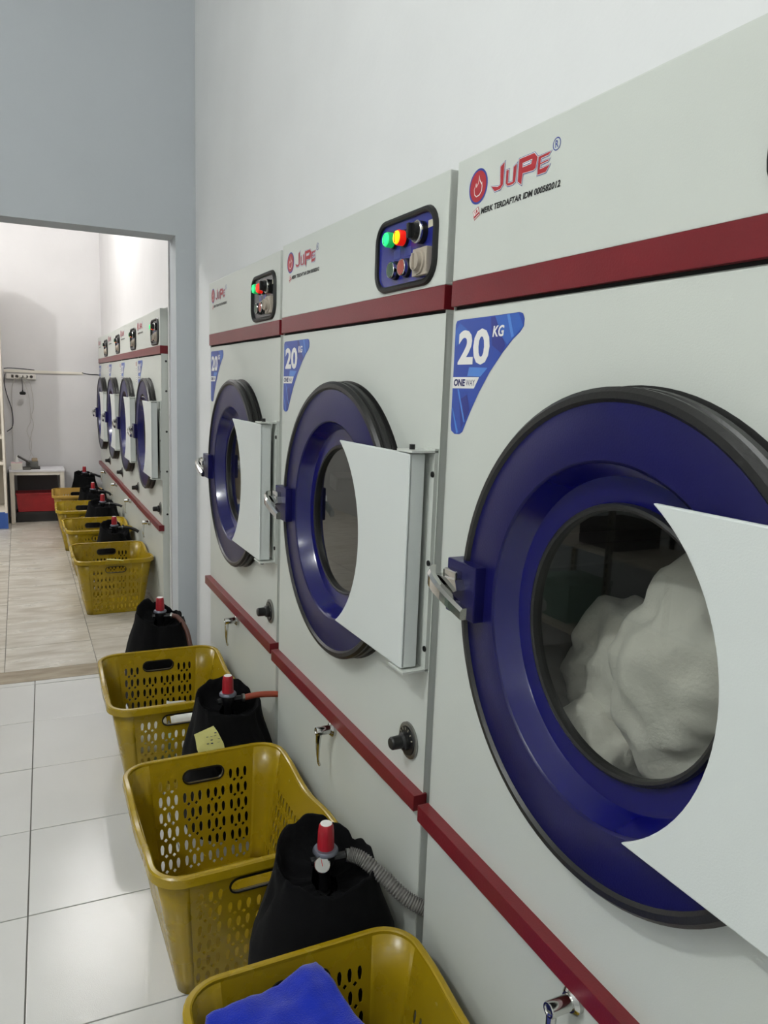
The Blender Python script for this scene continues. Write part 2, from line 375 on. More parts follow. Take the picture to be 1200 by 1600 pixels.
def make_dryer():
    d = empty('tumble_dryer')
    B = 'dryer_paint'; yb = .005; ZB = 1.4935
    mb = MB()                                                     # cabinet: sides, top, back and front sheet with the door hole
    for x0, x1 in ((.001, .0025), (W-.0025, W-.001)):
        mb.box(x0, x1, yb, .66, .03, 1.73)
    mb.box(0, W, .655, .66, .03, 1.73); mb.box(0, W, .05, .66, 1.725, 1.732); mb.box(0, W, .02, .66, .03, .045)
    ring_panel(mb, 0, W, .548, ZB, yb, DC, .262); mb.box(0, W, yb, .05, ZB-.0015, ZB)
    mb.box(0, W, yb, yb+.004, .53, .55)
    cab = mb.build('cabinet', B, d)
    for z in (.62, .86, 1.08, 1.3, 1.46):
        MB().lathe([(.0, -.003), (.005, -.003), (.006, 0)], (W-.0005, .03, z), 'x', 10).build('side_screw', 'black_plastic', cab).scale = (1, 1, 1)
    MB().box(.004, W-.004, .009, .05, ZB-.001, 1.503).build('shadow_gap', 'dark_gap', d)
    h = MB().box(0, W, 0, .12, 1.5425, 1.7377, .0025).build('header_panel', B, d)
    MB().box(0, W, -.0008, .12, 1.4995, 1.5425, .0015).build('stripe', 'red_paint', d)
    MB().box(.003, W-.003, .004, .03, .03, .527, .002).build('lower_panel', B, d)
    MB().box(-.004, W+.004, -.018, .012, .5264, .5594, .0015).build('rail', 'red_paint', d)
    # door
    dr = MB().lathe([(.312, -.030), (.312, -.0325), (.310, -.0335), (.237, -.0335), (.2335, -.031), (.219, .000), (.2165, .004), (.186, .008), (.178, .010), (.178, .016), (.30, .016), (.318, .004)], DC, 'y', 96, True, True).build('door', 'blue_paint', d)
    MB().lathe([(.233, -.0312), (.2187, -.0003), (.2163, .0032), (.186, .0072), (.178, .0092)], DC, 'y', 96).build('door_recess', 'blue_recess_paint', dr)
    me = dr.children[0].data
    bm = bmesh.new(); bm.from_mesh(me); bmesh.ops.delete(bm, geom=[f for f in bm.faces if len(f.verts) > 8], context='FACES_ONLY'); bm.to_mesh(me); bm.free()
    MB().lathe([(.3085, -.0337), (.313, -.0385), (.3215, -.0375), (.3275, -.0315), (.3275, -.027), (.322, -.0235), (.322, -.0205), (.3275, -.017), (.3275, -.007), (.323, -.003), (.323, .003), (.330, .004), (.330, .0055), (.31, .0055), (.31, -.030)], DC, 'y', 96, True, True).build('gasket', 'black_rubber', dr)
    MB().lathe([(.1715, .003), (.1728, -.002), (.1765, -.0038), (.1803, -.002), (.1818, .003), (.1818, .012), (.1715, .012)], DC, 'y', 72, True, True).build('glass_seal', 'black_rubber', dr)
    gl = MB().add([(DC[0]+.1725*math.cos(2*pi*i/64), .006, DC[2]+.1725*math.sin(2*pi*i/64)) for i in range(64)], [tuple(range(64))]); gl.build('glass_pane', 'door_glass', dr)
    # drum behind the glass
    mb = MB(); mb.lathe([(.187, .012), (.20, .03), (.262, .035), (.262, .07), (.33, .07), (.33, .52), (.0, .52)], DC, 'y', 48)
    dm = mb.mesh('drum'); bm = bmesh.new(); bm.from_mesh(dm); bmesh.ops.delete(bm, geom=[f for f in bm.faces if len(f.verts) > 8 and f.calc_center_median().y < .1], context='FACES_ONLY'); bm.to_mesh(dm); bm.free()
    drum = link('drum', dm, 'drum_steel', d)
    for k in range(3):
        a = R(40+120*k); mb = MB().box(-.02, .02, .1, .5, .27, .328, .006)
        ln = mb.build('drum_lifter', 'drum_steel', drum); ln.location = DC; ln.rotation_euler = (0, a, 0)
    # hinge plate with a round cut that follows the glass
    zc, r0 = 1.03, .246
    a0 = math.asin((1.2385-zc)/r0); pts = [(.42+r0*math.cos(a0-2*a0*i/28), zc+r0*math.sin(a0-2*a0*i/28)) for i in range(29)]
    poly = pts+[(.865, .8215), (.882, .8225), (.882, 1.2375), (.865, 1.2385)]
    mb = MB().prism(poly, -.050, -.042)
    mb.box(.80, .882, -.0495, -.016, .8225, 1.2375)
    hp = mb.mesh('hinge_plate'); bm = bmesh.new(); bm.from_mesh(hp)
    hinge = link('hinge_plate', hp, 'hinge_paint', d); bm.free()
    bv = hinge.modifiers.new('bevel', 'BEVEL'); bv.width = .0022; bv.segments = 2; bv.limit_method = 'ANGLE'
    mb = MB().box(.853, W-.002, -.0035, .006, .812, 1.248); mb.box(.835, W-.002, -.052, .004, 1.2405, 1.2445); mb.box(.835, W-.002, -.052, .004, .8155, .8195)
    hb = mb.build('hinge_bracket', B, d)
    for z in (1.2445, .806):
        MB().lathe([(.0055, 0), (.0055, .0095)], (.862, -.034, z), 'z', 10, False).build('hinge_pin', 'black_plastic', hb)
    for z in (.86, 1.03, 1.2):
        MB().lathe([(0, -.003), (.0055, -.002), (.006, 0)], (.8905, -.0035, z), 'y', 10).build('hinge_bolt', 'black_plastic', hb)
    # latch on the far side of the door
    lb = MB().box(.118, .205, -.052, .004, .992, 1.082, .003).build('latch_block', 'blue_paint', d)
    mb = MB().prism([(.098, 1.050), (.170, 1.056), (.176, 1.040), (.160, 1.032), (.100, 1.037)], -.068, -.048)
    mb.box(.128, .165, -.064, -.05, 1.036, 1.068, .003); mb.box(.10, .125, -.05, -.030, 1.045, 1.058, .002)
    mb.build('latch_bracket', 'chrome', lb)
    path = smooth_path([(.084, -.060, 1.047), (.094, -.070, 1.045), (.125, -.077, 1.036), (.165, -.076, 1.023), (.206, -.072, 1.010)], 5)
    mb = MB()
    rings = []
    for i, p in enumerate(path):
        k = i/(len(path)-1); ww, hh = .006, .0145-.005*k
        rings.append([(p.x, p.y-ww, p.z-hh*.8), (p.x, p.y-ww, p.z+hh*.5), (p.x, p.y-ww*.3, p.z+hh), (p.x, p.y+ww, p.z+hh), (p.x, p.y+ww, p.z-hh), (p.x, p.y-ww*.3, p.z-hh)])
    n = 6; fs = [(i*n+k, i*n+(k+1) % n, (i+1)*n+(k+1) % n, (i+1)*n+k) for i in range(len(rings)-1) for k in range(n)]
    fs += [tuple(range(n)), tuple((len(rings)-1)*n+k for k in range(n))]
    mb.add([v for g in rings for v in g], fs)
    mb.build('latch_handle', 'chrome', lb)
    # lock with hanging lever
    lk = MB().lathe([(.019, .0045), (.0195, -.004), (.0165, -.007), (.014, -.009)], (.443, 0, .497), 'y', 24).build('lock', 'chrome', d)
    mb = MB().lathe([(.0115, -.006), (.0115, -.043), (.0105, -.045), (.008, -.045), (.007, -.043), (0, -.043)], (.443, 0, .497), 'y', 20)
    mb.tube(smooth_path([(.443, -.037, .493), (.443, -.0385, .465), (.4435, -.0385, .435), (.444, -.037, .415), (.445, -.033, .405)], 4), [.0085+(-.0048)*min(1, i/10) for i in range(17)], 8)
    mb.build('lock_lever', 'chrome', lk)
    # damper dial
    dl = MB().lathe([(.038, .0045), (.038, .001), (.035, -.0005), (.0305, -.0005)], (.832, 0, .643), 'y', 32).build('dial_plate', 'steel', d)
    MB().lathe([(0, -.003), (.0295, -.003), (.0305, -.0005)], (.832, 0, .643), 'y', 32).build('dial_face', 'black_plastic', dl)
    mb = MB().lathe([(.019, -.002), (.0185, -.012), (.014, -.016), (.0135, -.036), (.011, -.039), (0, -.039)], (.832, 0, .643), 'y', 14); mb.build('dial_knob', 'black_plastic', dl)
    mb = MB()
    for k in range(7):
        a = R(20+k*26); c, s = math.cos(a), math.sin(a)
        x, z = .832+.0255*c, .643+.0255*s
        mb.add([(x-c*.003-s*.0011, -.0036, z-s*.003+c*.0011), (x+c*.003-s*.0011, -.0036, z+s*.003+c*.0011), (x+c*.003+s*.0011, -.0036, z+s*.003-c*.0011), (x-c*.003+s*.0011, -.0036, z-s*.003-c*.0011)], [(0, 1, 2, 3)])
    mb.build('dial_marks', 'label_cream', dl)
    # control panel
    rp = rrect(.622, .857, 1.5565, 1.6835, .036)
    mb = MB(); loop_frame(mb, rp, [(-.004, -.0005), (-.003, -.006), (.001, -.0085), (.006, -.007), (.0085, -.001), (.0075, .001), (-.004, .001)])
    cp = mb.build('control_panel', 'black_rubber', d)
    plate = flat([offset_poly(rp, -.003)], -.0012, 'face_plate', 'panel_blue', cp)
    def lampp(nm, x, z, m, mb_):
        MB().lathe([(.0165, -.0015), (.0165, -.007), (.0145, -.007)], (x, 0, z), 'y', 20).build(nm+'_ring', 'black_plastic', cp)
        body = MB().lathe([(.0145, -.004), (.0148, -.018), (.0138, -.0205), (.0128, -.0205)], (x, 0, z), 'y', 22).build(nm+'_body', mb_, cp)
        MB().lathe([(.0130, -.0202), (.0118, -.0232), (.006, -.0252), (0, -.0256)], (x, 0, z), 'y', 22).build(nm, m, body)
        MB().box(x-.0006, x+.0006, -.0259, -.0245, z-.0095, z+.0095).build(nm+'_rib', mb_, body)
    lampp('green_lamp', .692, 1.648, 'lamp_green', 'lamp_green_body'); lampp('red_lamp', .739, 1.645, 'lamp_yellow', 'lamp_red_body')
    MB().lathe([(.0205, -.0015), (.0205, -.012), (.019, -.014)], (.808, 0, 1.645), 'y', 22).build('selector_base', 'black_plastic', cp)
    sw = MB().lathe([(.0205, -.0125), (.021, -.016), (.019, -.018), (.017, -.0165)], (.808, 0, 1.645), 'y', 22).build('selector_ring', 'chrome', cp)
    mb = MB().lathe([(.0165, -.014), (.0155, -.026), (0, -.027)], (.808, 0, 1.645), 'y', 18); mb.box(.804, .812, -.035, -.02, 1.632, 1.659, .002); mb.build('selector_switch', 'black_plastic', cp)
    for nm, x, m in (('green_button', .706, 'button_green'), ('red_button', .752, 'button_red')):
        b = MB().lathe([(.0185, -.0015), (.0175, -.008), (.0155, -.009)], (x, 0, 1.588), 'y', 22).build(nm+'_base', 'black_plastic', cp)
        MB().lathe([(.0155, -.006), (.016, -.0155), (.0152, -.0168), (.0136, -.016)], (x, 0, 1.588), 'y', 22).build(nm+'_ring', 'chrome', b)
        MB().lathe([(.0138, -.010), (.0135, -.0172), (0, -.0178)], (x, 0, 1.588), 'y', 20).build(nm, m, b)
        flat([rrect(x-.014, x+.014, 1.611, 1.628, .003)], -.0018, nm+'_legend', 'sticker_navy', cp)
    tm = MB().box(.792, .846, -.013, -.001, 1.5655, 1.6155, .002).build('timer_box', 'switch_beige', cp)
    mb = MB().lathe([(.0235, -.012), (.0225, -.0165), (.020, -.0165)], (.818, 0, 1.5905), 'y', 26); mb.lathe([(.0178, -.012), (.0165, -.024), (0, -.024)], (.818, 0, 1.5905), 'y', 22); mb.box(.816, .820, -.029, -.020, 1.577, 1.604, .001)
    mb.build('timer_dial', 'switch_beige', tm)
    flat([[(.8285, 1.650), (.8545, 1.651), (.8545, 1.664), (.8285, 1.663)]], -.0020, 'name_label', 'label_cream', cp)
    # brand print
    J = [(0.1425, 1.7068), (0.1412, 1.6714), (0.1331, 1.6656), (0.1168, 1.6652), (0.105, 1.6769), (0.1258, 1.6732), (0.1307, 1.6743), (0.1286, 1.7011)]
    U = [(0.1455, 1.6922), (0.1548, 1.6923), (0.1542, 1.6724), (0.164, 1.6722), (0.1643, 1.6927), (0.1756, 1.697), (0.1736, 1.6681), (0.1654, 1.6653), (0.1521, 1.6659), (0.1455, 1.6708)]
    P = [(0.1779, 1.7008), (0.2173, 1.7004), (0.2266, 1.6919), (0.2226, 1.6762), (0.2165, 1.674), (0.1914, 1.6756), (0.1893, 1.6592), (0.1771, 1.6668), (0.1774, 1.6806)]
    PH = [(0.1898, 1.6905), (0.2107, 1.6908), (0.2093, 1.6868), (0.1901, 1.6866)]
    E_ = [(0.2257, 1.6925), (0.2582, 1.6927), (0.2513, 1.6866), (0.2347, 1.6863), (0.2343, 1.683), (0.2545, 1.6832), (0.2503, 1.6786), (0.2341, 1.6781), (0.2336, 1.6745), (0.2564, 1.6752), (0.247, 1.6648), (0.2251, 1.6651)]
    lg = empty('brand_logo'); lg.parent = d
    L = [J, U, P, E_]
    y0 = -.0004
    flat([offset_poly(p, .0003) for p in L], y0, 'letter_outline', 'logo_blue', lg)
    flat([offset_poly(p, -.0006) for p in L], y0-.0002, 'letter_inline', 'print_white', lg)
    for nm, p in zip(('letter_j', 'letter_u', 'letter_p', 'letter_e'), L):
        flat([offset_poly(p, -.0015)], y0-.0004, nm, 'logo_red', lg, hole=offset_poly(PH, .0012) if nm == 'letter_p' else None)
    flat([PH], y0-.0005, 'letter_counter', 'logo_blue', lg); flat([offset_poly(PH, -.0009)], y0-.0006, 'letter_counter_fill', 'print_white', lg)
    flat([circle(.0675, 1.6845, .0275, 40)], y0, 'emblem_border', 'logo_blue', lg); flat([circle(.0675, 1.6845, .0240, 40)], y0-.0002, 'emblem_disc', 'logo_red', lg)
    fl = [(0.0696, 1.7018), (0.0731, 1.6932), (0.0778, 1.6878), (0.0788, 1.69), (0.0806, 1.6823), (0.0797, 1.6751), (0.0733, 1.6696), (0.0638, 1.6682), (0.0575, 1.6728), (0.0556, 1.6818), (0.0598, 1.6875), (0.0614, 1.6913), (0.0636, 1.6859), (0.0674, 1.6895)]
    flat([fl], y0-.0004, 'emblem_flame', 'print_white', lg); flat([offset_poly(fl, -.0017)], y0-.0006, 'emblem_flame_core', 'logo_red', lg)
    di = [(0.0546, 1.647), (0.0709, 1.6531), (0.0772, 1.6392), (0.0611, 1.6324)]
    flat([di], y0, 'badge', 'logo_red', lg); flat([offset_poly(di, -.0012)], y0-.0002, 'badge_field', 'print_white', lg)
    flat([[(.0585, 1.6385), (.0745, 1.6443), (.0758, 1.6413), (.0600, 1.6352)], [(.0605, 1.6462), (.0625, 1.647), (.0648, 1.642), (.0628, 1.6412)], [(.0645, 1.6478), (.0685, 1.6492), (.0705, 1.6445), (.0665, 1.643)]], y0-.0004, 'badge_print', 'logo_red', lg)
    text('registration_line', 'MERK TERDAFTAR IDM 000582012', .0795, .281, 1.6393, 1.6487, y0, 'print_black', lg, .04, .14)
    flat([circle(.267, 1.6985, .0088, 28)], y0, 'mark_ring', 'logo_blue', lg, hole=circle(.267, 1.6985, .0074, 28))
    text('mark_letter', 'R', .2637, .2707, 1.6937, 1.7033, y0, 'logo_blue', lg, .01)
    # capacity sticker
    st = [(0.0102, 1.4689), (0.0142, 1.4749), (0.0264, 1.4764), (0.1155, 1.4764), (0.1965, 1.4770), (0.2063, 1.4749), (0.2114, 1.4664), (0.2108, 1.4557), (0.2022, 1.4473), (0.1839, 1.4370), (0.1583, 1.4176), (0.1246, 1.3869), (0.0949, 1.3524), (0.0745, 1.3239), (0.0618, 1.3041), (0.0504, 1.2853), (0.0401, 1.2808), (0.0245, 1.2803), (0.0127, 1.2855), (0.0101, 1.2951), (0.0101, 1.3597)]
    ys = yb-.0004
    sk = flat([st], ys, 'capacity_sticker', 'sticker_blue', d)
    for pl in [[(0.1318, 1.4752), (0.1956, 1.4758), (0.2098, 1.4557), (0.1696, 1.4298), (0.1561, 1.4405)], [(0.0113, 1.4579), (0.0239, 1.4712), (0.0493, 1.459), (0.0155, 1.4311)]]: flat([pl], ys-.0002, 'facet', 'sticker_sky', sk)
    for pl in [[(0.0274, 1.358), (0.0321, 1.3585), (0.0568, 1.3035), (0.0526, 1.302)], [(0.0112, 1.3276), (0.016, 1.323), (0.0367, 1.2838), (0.0307, 1.2818)], [(0.1648, 1.4755), (0.1723, 1.4757), (0.1866, 1.442), (0.1803, 1.4394)], [(0.0618, 1.3959), (0.1184, 1.3943), (0.0985, 1.3801), (0.0576, 1.381)]]: flat([pl], ys-.00035, 'facet_light', 'sticker_light', sk)
    for pl in [[(0.12, 1.475), (0.132, 1.4752), (0.165, 1.428), (0.155, 1.4165), (0.128, 1.43)], [(.035, 1.34), (.06, 1.35), (.07, 1.325), (.045, 1.29)]]: flat([pl], ys-.0003, 'facet_dark', 'sticker_navy', sk)
    text('capacity_number', '20', .0235, .121, 1.3995, 1.4582, ys-.0005, 'print_white', sk, .035)
    text('capacity_unit', 'KG', .1275, .160, 1.4428, 1.4605, ys-.0005, 'print_white', sk, .03, .15)
    flat([[(0.0103, 1.3792), (0.0948, 1.3794), (0.093, 1.3765), (0.0821, 1.3625), (.0801, 1.3603), (0.0103, 1.3598)]], ys-.0004, 'banner', 'print_white', sk)
    text('banner_word', 'ONE', .0145, .0520, 1.3636, 1.3760, ys-.0006, 'print_navy', sk, .045, .1)
    text('banner_word', 'WAY', .0545, .0825, 1.3647, 1.3747, ys-.0006, 'print_navy', sk, 0, .1)
    return d
DL = ['large white dryer nearest the camera, cut by the right edge, white laundry behind its glass',
      'white dryer in the middle of the front three, green and yellow lamps lit',
      'white dryer furthest along the front room with green and red lamps lit',
      'white dryer in the inner room closest to the doorway, its side panel showing',
      'second white dryer from the doorway in the inner room row',
      'third white dryer from the doorway in the inner room row',
      'last white dryer of the inner room, next to the end wall']
first = make_dryer(); dryers = [first]
for i in range(1, 7): dryers.append(copy_tree(first))
for i, d in enumerate(dryers):
    yf, x, a = DY[i]
    d.location = (x, yf, 0); d.rotation_euler = (0, 0, -pi/2-a)
    tag(d, DL[i], 'dryer', 'front room dryers' if i < 3 else 'inner room dryers')
def find(root, nm):
    for c in root.children_recursive:
        if c.name.split('.')[0] == nm: return c
def setmat(o, m):
    s = o.material_slots[0]; s.link = 'OBJECT'; s.material = M[m]
setmat(find(dryers[2], 'red_lamp'), 'lamp_red'); setmat(find(dryers[2], 'face_plate'), 'panel_dark')
for i, (g, r) in {3: ('lamp_green', 'lamp_red_dim'), 4: ('lamp_green_off', 'lamp_yellow'), 5: ('lamp_green_off', 'lamp_yellow'), 6: ('lamp_green_off', 'lamp_red_off')}.items():
    setmat(find(dryers[i], 'green_lamp'), g); setmat(find(dryers[i], 'red_lamp'), r); setmat(find(dryers[i], 'face_plate'), 'panel_dark')
for i in (4, 5, 6):                                               # tall printed strip near the near edge of these three
    s = flat([[(.80, 1.33), (.83, 1.33), (.83, 1.475), (.80, 1.475)]], .0044, 'notice_strip', 'print_white', dryers[i])
    flat([[(.803, 1.445), (.827, 1.445), (.827, 1.472), (.803, 1.472)]], .0042, 'notice_heading', 'logo_red', s)
    flat([[(.806, 1.34+.014*k), (.824, 1.34+.014*k), (.824, 1.346+.014*k), (.806, 1.346+.014*k)] for k in range(7)], .0042, 'notice_lines', 'machine_grey', s)

# laundry inside the nearest dryer
def lumpy(name, m, loc, rad, seed, amp=.22, fr=2.2, sub=5, fold=.0):
    bm = bmesh.new(); bmesh.ops.create_icosphere(bm, subdivisions=sub, radius=1)
    for v in bm.verts:
        n = v.co.normalized(); q = n*fr+Vector((seed*3.1, seed*1.7, seed))
        k = 1+amp*noise.noise(q)+amp*.5*noise.noise(q*2.3)+fold*(1-abs(noise.noise(q*2.1+Vector((5, 1, 2)))*2))
        v.co = Vector((n.x*rad[0], n.y*rad[1], n.z*rad[2]))*k
    me = bpy.data.meshes.new(name); bm.to_mesh(me); bm.free()
    o = link(name, me, m, None, True); o.location = loc; return o
def dloc(i, x, y, z):
    yf, X, a = DY[i]; an = -pi/2-a
    return (X+x*math.cos(an)-y*math.sin(an), yf+x*math.sin(an)+y*math.cos(an), z)
bundle = empty('laundry_bundle', dloc(0, .45, .2, .78), 0, 'bundle of white laundry behind the nearest dryer door glass', 'laundry')
for (x, y, z), rad, sd in (((.47, .20, .955), (.135, .15, .17), 2), ((.29, .22, .905), (.11, .12, .12), 5), ((.315, .125, .80), (.095, .08, .08), 9)):
    q = lumpy('towel', 'white_towel', Vector(dloc(0, x, y, z))-bundle.location, rad, sd, .22, 1.6, 5, .05); q.parent = bundle

# ------------------------------------------------------------------ laundry baskets
BW, BL, BH = .44, .54, .325
def make_basket():
    b = empty('laundry_basket')
    ix, iy = .052, .048; rt, rb = .062, .032
    hx, hy = BW/2-.012, BL/2-.012
    def corner(cx, cy, r, a0, n=8): return [(cx+r*math.cos(R(a0+90*k/n)), cy+r*math.sin(R(a0+90*k/n))) for k in range(n+1)]
    def loopxy(t):
        X = hx-(1-t)*ix; Y = hy-(1-t)*iy; r = rb+(rt-rb)*t
        return [corner(X-r, Y-r, r, 0), corner(-X+r, Y-r, r, 90), corner(-X+r, -Y+r, r, 180), corner(X-r, -Y+r, r, 270)]
    def dip(s): return -.020*(.5+.5*math.cos(pi*max(-1, min(1, s*1.15))))      # long sides dip in the middle
    mb = MB(); levels = [0, .12, .35, .7, 1]
    for c in range(4):
        rows = [loopxy(t)[c] for t in levels]; n = len(rows[0])
        mb.add([(p[0], p[1], t*BH) for t, r in zip(levels, rows) for p in r], [(i*n+k, i*n+k+1, (i+1)*n+k+1, (i+1)*n+k) for i in range(len(levels)-1) for k in range(n-1)], True)
    # flat side panels with real openings
    drop = [(0, .0145), (.0032, .012), (.0050, .004), (.0044, -.004), (.0026, -.0135), (-.0026, -.0135), (-.0044, -.004), (-.0050, .004), (-.0032, .012)]
    dia = [(0, .0058), (.0052, 0), (0, -.0058), (-.0052, 0)]
    def panel(A0, A1, B0, B1, end):
        """A bottom edge ends, B top edge ends (3D)"""
        A0, A1, B0, B1 = map(Vector, (A0, A1, B0, B1))
        wid = (B1-B0).length; wb = (A1-A0).length
        mid0 = (A0+A1)/2; mid1 = (B0+B1)/2; ax = (B1-B0).normalized(); H = BH
        def to3(s, z):
            t = z/H; p = mid0.lerp(mid1, t); return p+ax*s
        def half(z): return (wb+(wid-wb)*z/H)/2
        nseg = 14
        outer = [(-wb/2, 0), (wb/2, 0)]
        top = [(wid/2-wid*k/nseg, H+(0 if end else dip((wid/2-wid*k/nseg)/(wid/2)))) for k in range(nseg+1)]
        if not end: top = [(x if abs(x) < wid/2-1e-6 else x, z) for x, z in top]
        outer += top
        holes = []
        cols = [-.0975, -.0325, .0325, .0975] if end else [-.135, -.0675, 0, .0675, .135]
        zs = [.258-.0435*k for k in range(6)]
        for gi, g in enumerate(cols):
            for ri, z in enumerate(zs):
                if end and ri == 0 and gi in (1, 2): continue
                if not end and ri == 0: continue
                if abs(g)+.026 > half(z)-.002: continue
                for q in (-.0208, 0, .0208): holes.append([(g+q+x, z+y) for x, y in drop])
                for q in (-.0104, .0104): holes.append([(g+q+x, z-.0185+y) for x, y in dia])
        grip = None
        if end:
            grip = []
            for cx, a0 in ((.038, -90), (-.038, 90)):
                for k in range(9): a = R(a0+180*k/8); grip.append((cx+.0165*math.cos(a), .2705+.0165*math.sin(a)))
            holes.append(grip)
        vs = [Vector(p) for p in outer]; ed = [(i, (i+1) % len(outer)) for i in range(len(outer))]
        for h in holes:
            n = len(vs); vs += [Vector(p) for p in h]; ed += [(n+i, n+(i+1) % len(h)) for i in range(len(h))]
        co, _, fc, *_ = delaunay_2d_cdt(vs, ed, [], 0, 1e-6)
        bbs = [(min(p[0] for p in h), max(p[0] for p in h), min(p[1] for p in h), max(p[1] for p in h), h) for h in holes]
        keep = []
        for f in fc:
            c = (co[f[0]]+co[f[1]]+co[f[2]])/3
            if not pip(c, outer): continue
            if any(x0 < c.x < x1 and z0 < c.y < z1 and pip(c, h) for x0, x1, z0, z1, h in bbs): continue
            keep.append(f)
        mb.add([to3(c.x, c.y)[:] for c in co], keep)
        return grip, to3
    L0, L1 = loopxy(0), loopxy(1)
    def e3(c, i, L, z): return (L[c][i][0], L[c][i][1], z)
    grips = []
    for c, end in ((0, True), (1, False), (2, True), (3, False)):
        c2 = (c+1) % 4
        g, to3 = panel(e3(c, -1, L0, 0), e3(c2, 0, L0, 0), e3(c, -1, L1, BH), e3(c2, 0, L1, BH), end)
        if end: grips.append((g, to3))
    bot = [p for c in L0 for p in c]
    mb.add([(p[0], p[1], .004) for p in bot], [tuple(range(len(bot)))])
    me = mb.mesh('body'); bm = bmesh.new(); bm.from_mesh(me); bmesh.ops.remove_doubles(bm, verts=bm.verts[:], dist=1e-5); bmesh.ops.recalc_face_normals(bm, faces=bm.faces[:]); bm.to_mesh(me); bm.free()
    body = link('body', me, 'basket_plastic', b)
    so = body.modifiers.new('thick', 'SOLIDIFY'); so.thickness = .0028; so.offset = 0
    # rim: rolled lip round the top
    path = []
    for c in range(4):
        pts = L1[c]
        for k, p in enumerate(pts):
            a = R([0, 90, 180, 270][c]+90*k/8); path.append((p[0], p[1], BH, math.cos(a), math.sin(a)))
        q0 = pts[-1]; q1 = L1[(c+1) % 4][0]; a = R([90, 180, 270, 0][c])
        for k in range(1, 14):
            t_ = k/14; s = 1-2*t_
            path.append((q0[0]+(q1[0]-q0[0])*t_, q0[1]+(q1[1]-q0[1])*t_, BH+(dip(s) if c in (1, 3) else 0), math.cos(a), math.sin(a)))
    prof = [(-.002, -.004), (-.002, .0025), (.001, .0045), (.009, .004), (.0125, .001), (.013, -.004), (.0135, -.018), (.0115, -.018), (.0105, -.004), (.001, -.004)]
    n = len(path); k = len(prof); mb = MB()
    mb.add([(p[0]+p[3]*o, p[1]+p[4]*o, p[2]+h) for p in path for o, h in prof], [(i*k+j, ((i+1) % n)*k+j, ((i+1) % n)*k+(j+1) % k, i*k+(j+1) % k) for i in range(n) for j in range(k)], True)
    mb.build('rim', 'basket_plastic', b)
    for g, to3 in grips:
        mb = MB(); nr = offset_poly(g, .004); n = len(g)
        outv = (to3(0, .27)-Vector((0, 0, .27))).normalized(); outv.z = 0
        vs = []
        for off, h in ((g, .005), (nr, .005), (nr, -.004), (g, -.004)):
            vs += [(to3(*p)+outv*h)[:] for p in off]
        mb.add(vs, [(a*n+i, a*n+(i+1) % n, ((a+1) % 4)*n+(i+1) % n, ((a+1) % 4)*n+i) for a in range(4) for i in range(n)], True)
        mb.build('handle_grip', 'black_plastic', b)
    return b
BK = [(.42, .90, 'yellow plastic basket nearest the camera, holding a royal blue cloth'),
      (.422, 1.72, 'empty yellow plastic basket with a yellow paper note on its far rim'),
      (.43, 2.605, 'yellow plastic basket with white paper scraps, last before the doorway'),
      (.447, 4.715, 'yellow plastic basket just past the doorway with a pale strip on its near rim'),
      (.445, 5.66, 'second yellow plastic basket past the doorway'),
      (.423, 6.51, 'third yellow plastic basket past the doorway'),
      (.425, 7.335, 'tan plastic basket furthest from the camera, beside the red crate')]
bk = make_basket()
for i, (x, y, lab) in enumerate(BK):
    o = bk if i == 0 else copy_tree(bk)
    o.location = (x, y, .0015); o.rotation_euler = (0, 0, R([0, .8, -1.0, .5, 1, -1, -1.5][i]))
    if i == 6:
        for c in o.children:
            if c.name.startswith(('body', 'rim')): setmat(c, 'basket_plastic_tan')
    tag(o, lab, 'basket', 'laundry baskets in a row by the dryers')

# contents and papers
def cloth_blue():
    bm = bmesh.new(); n = 80; g = []
    def sst(v): v = max(0, min(1, v)); return v*v*(3-2*v)
    for i in range(n+1):
        row = []
        for j in range(n+1):
            x = -.166+.366*i/n; y = -.21+.445*j/n
            # heaped towards the far left, falling away to the right
            e = sst((x+.166)/.012)*sst((.135-.2*(y-.065)-x)/.06)*sst((y+.21)/.05)*sst((.232+.17*x-y)/.035)
            top = .338+.018*math.exp(-((x-.03)/.05)**2-((y-.17)/.06)**2)-.008*sst((-x-.05)/.1)
            z = .10+(top-.10)*e+(.012*noise.noise(Vector((x*10, y*10, 1.3)))+.006*noise.noise(Vector((x*26, y*26, 4))))*(.3+e)
            k = .82+.18*max(0, min(1, (z-.08)/.2))
            row.append(bm.verts.new((x*k, y*k, z)))
        g.append(row)
    for i in range(n):
        for j in range(n): bm.faces.new((g[i][j], g[i+1][j], g[i+1][j+1], g[i][j+1]))
    me = bpy.data.meshes.new('blue_cloth'); bm.to_mesh(me); bm.free()
    o = link('blue_cloth', me, 'blue_fleece', None, True); o.location = (.385, .905, 0)
    so = o.modifiers.new('t', 'SOLIDIFY'); so.thickness = .010; so.offset = -1
    tag(o, 'royal blue fleece cloth heaped in the nearest yellow basket', 'cloth')
cloth_blue()
def paper(name, pts, m, label, cat, th=.0012):
    """folded paper strip through a list of cross edges (left, right)"""
    mb = MB(); vs = []
    for a, b in pts: vs += [a, b]
    mb.add(vs, [(2*i, 2*i+1, 2*i+3, 2*i+2) for i in range(len(pts)-1)])
    o = mb.build(name, m); so = o.modifiers.new('t', 'SOLIDIFY'); so.thickness = th; so.offset = 0
    tag(o, label, cat); return o
note = paper('paper_note', [((.413, 1.994, .318), (.487, 1.999, .318)), ((.407, 1.998, .335), (.483, 2.003, .338)), ((.405, 2.008, .36), (.468, 2.012, .372)), ((.402, 2.014, .373), (.458, 2.02, .387))], 'note_yellow', 'pale yellow handwritten note tucked on the far rim of the empty basket', 'note')
mb = MB(); random.seed(3)
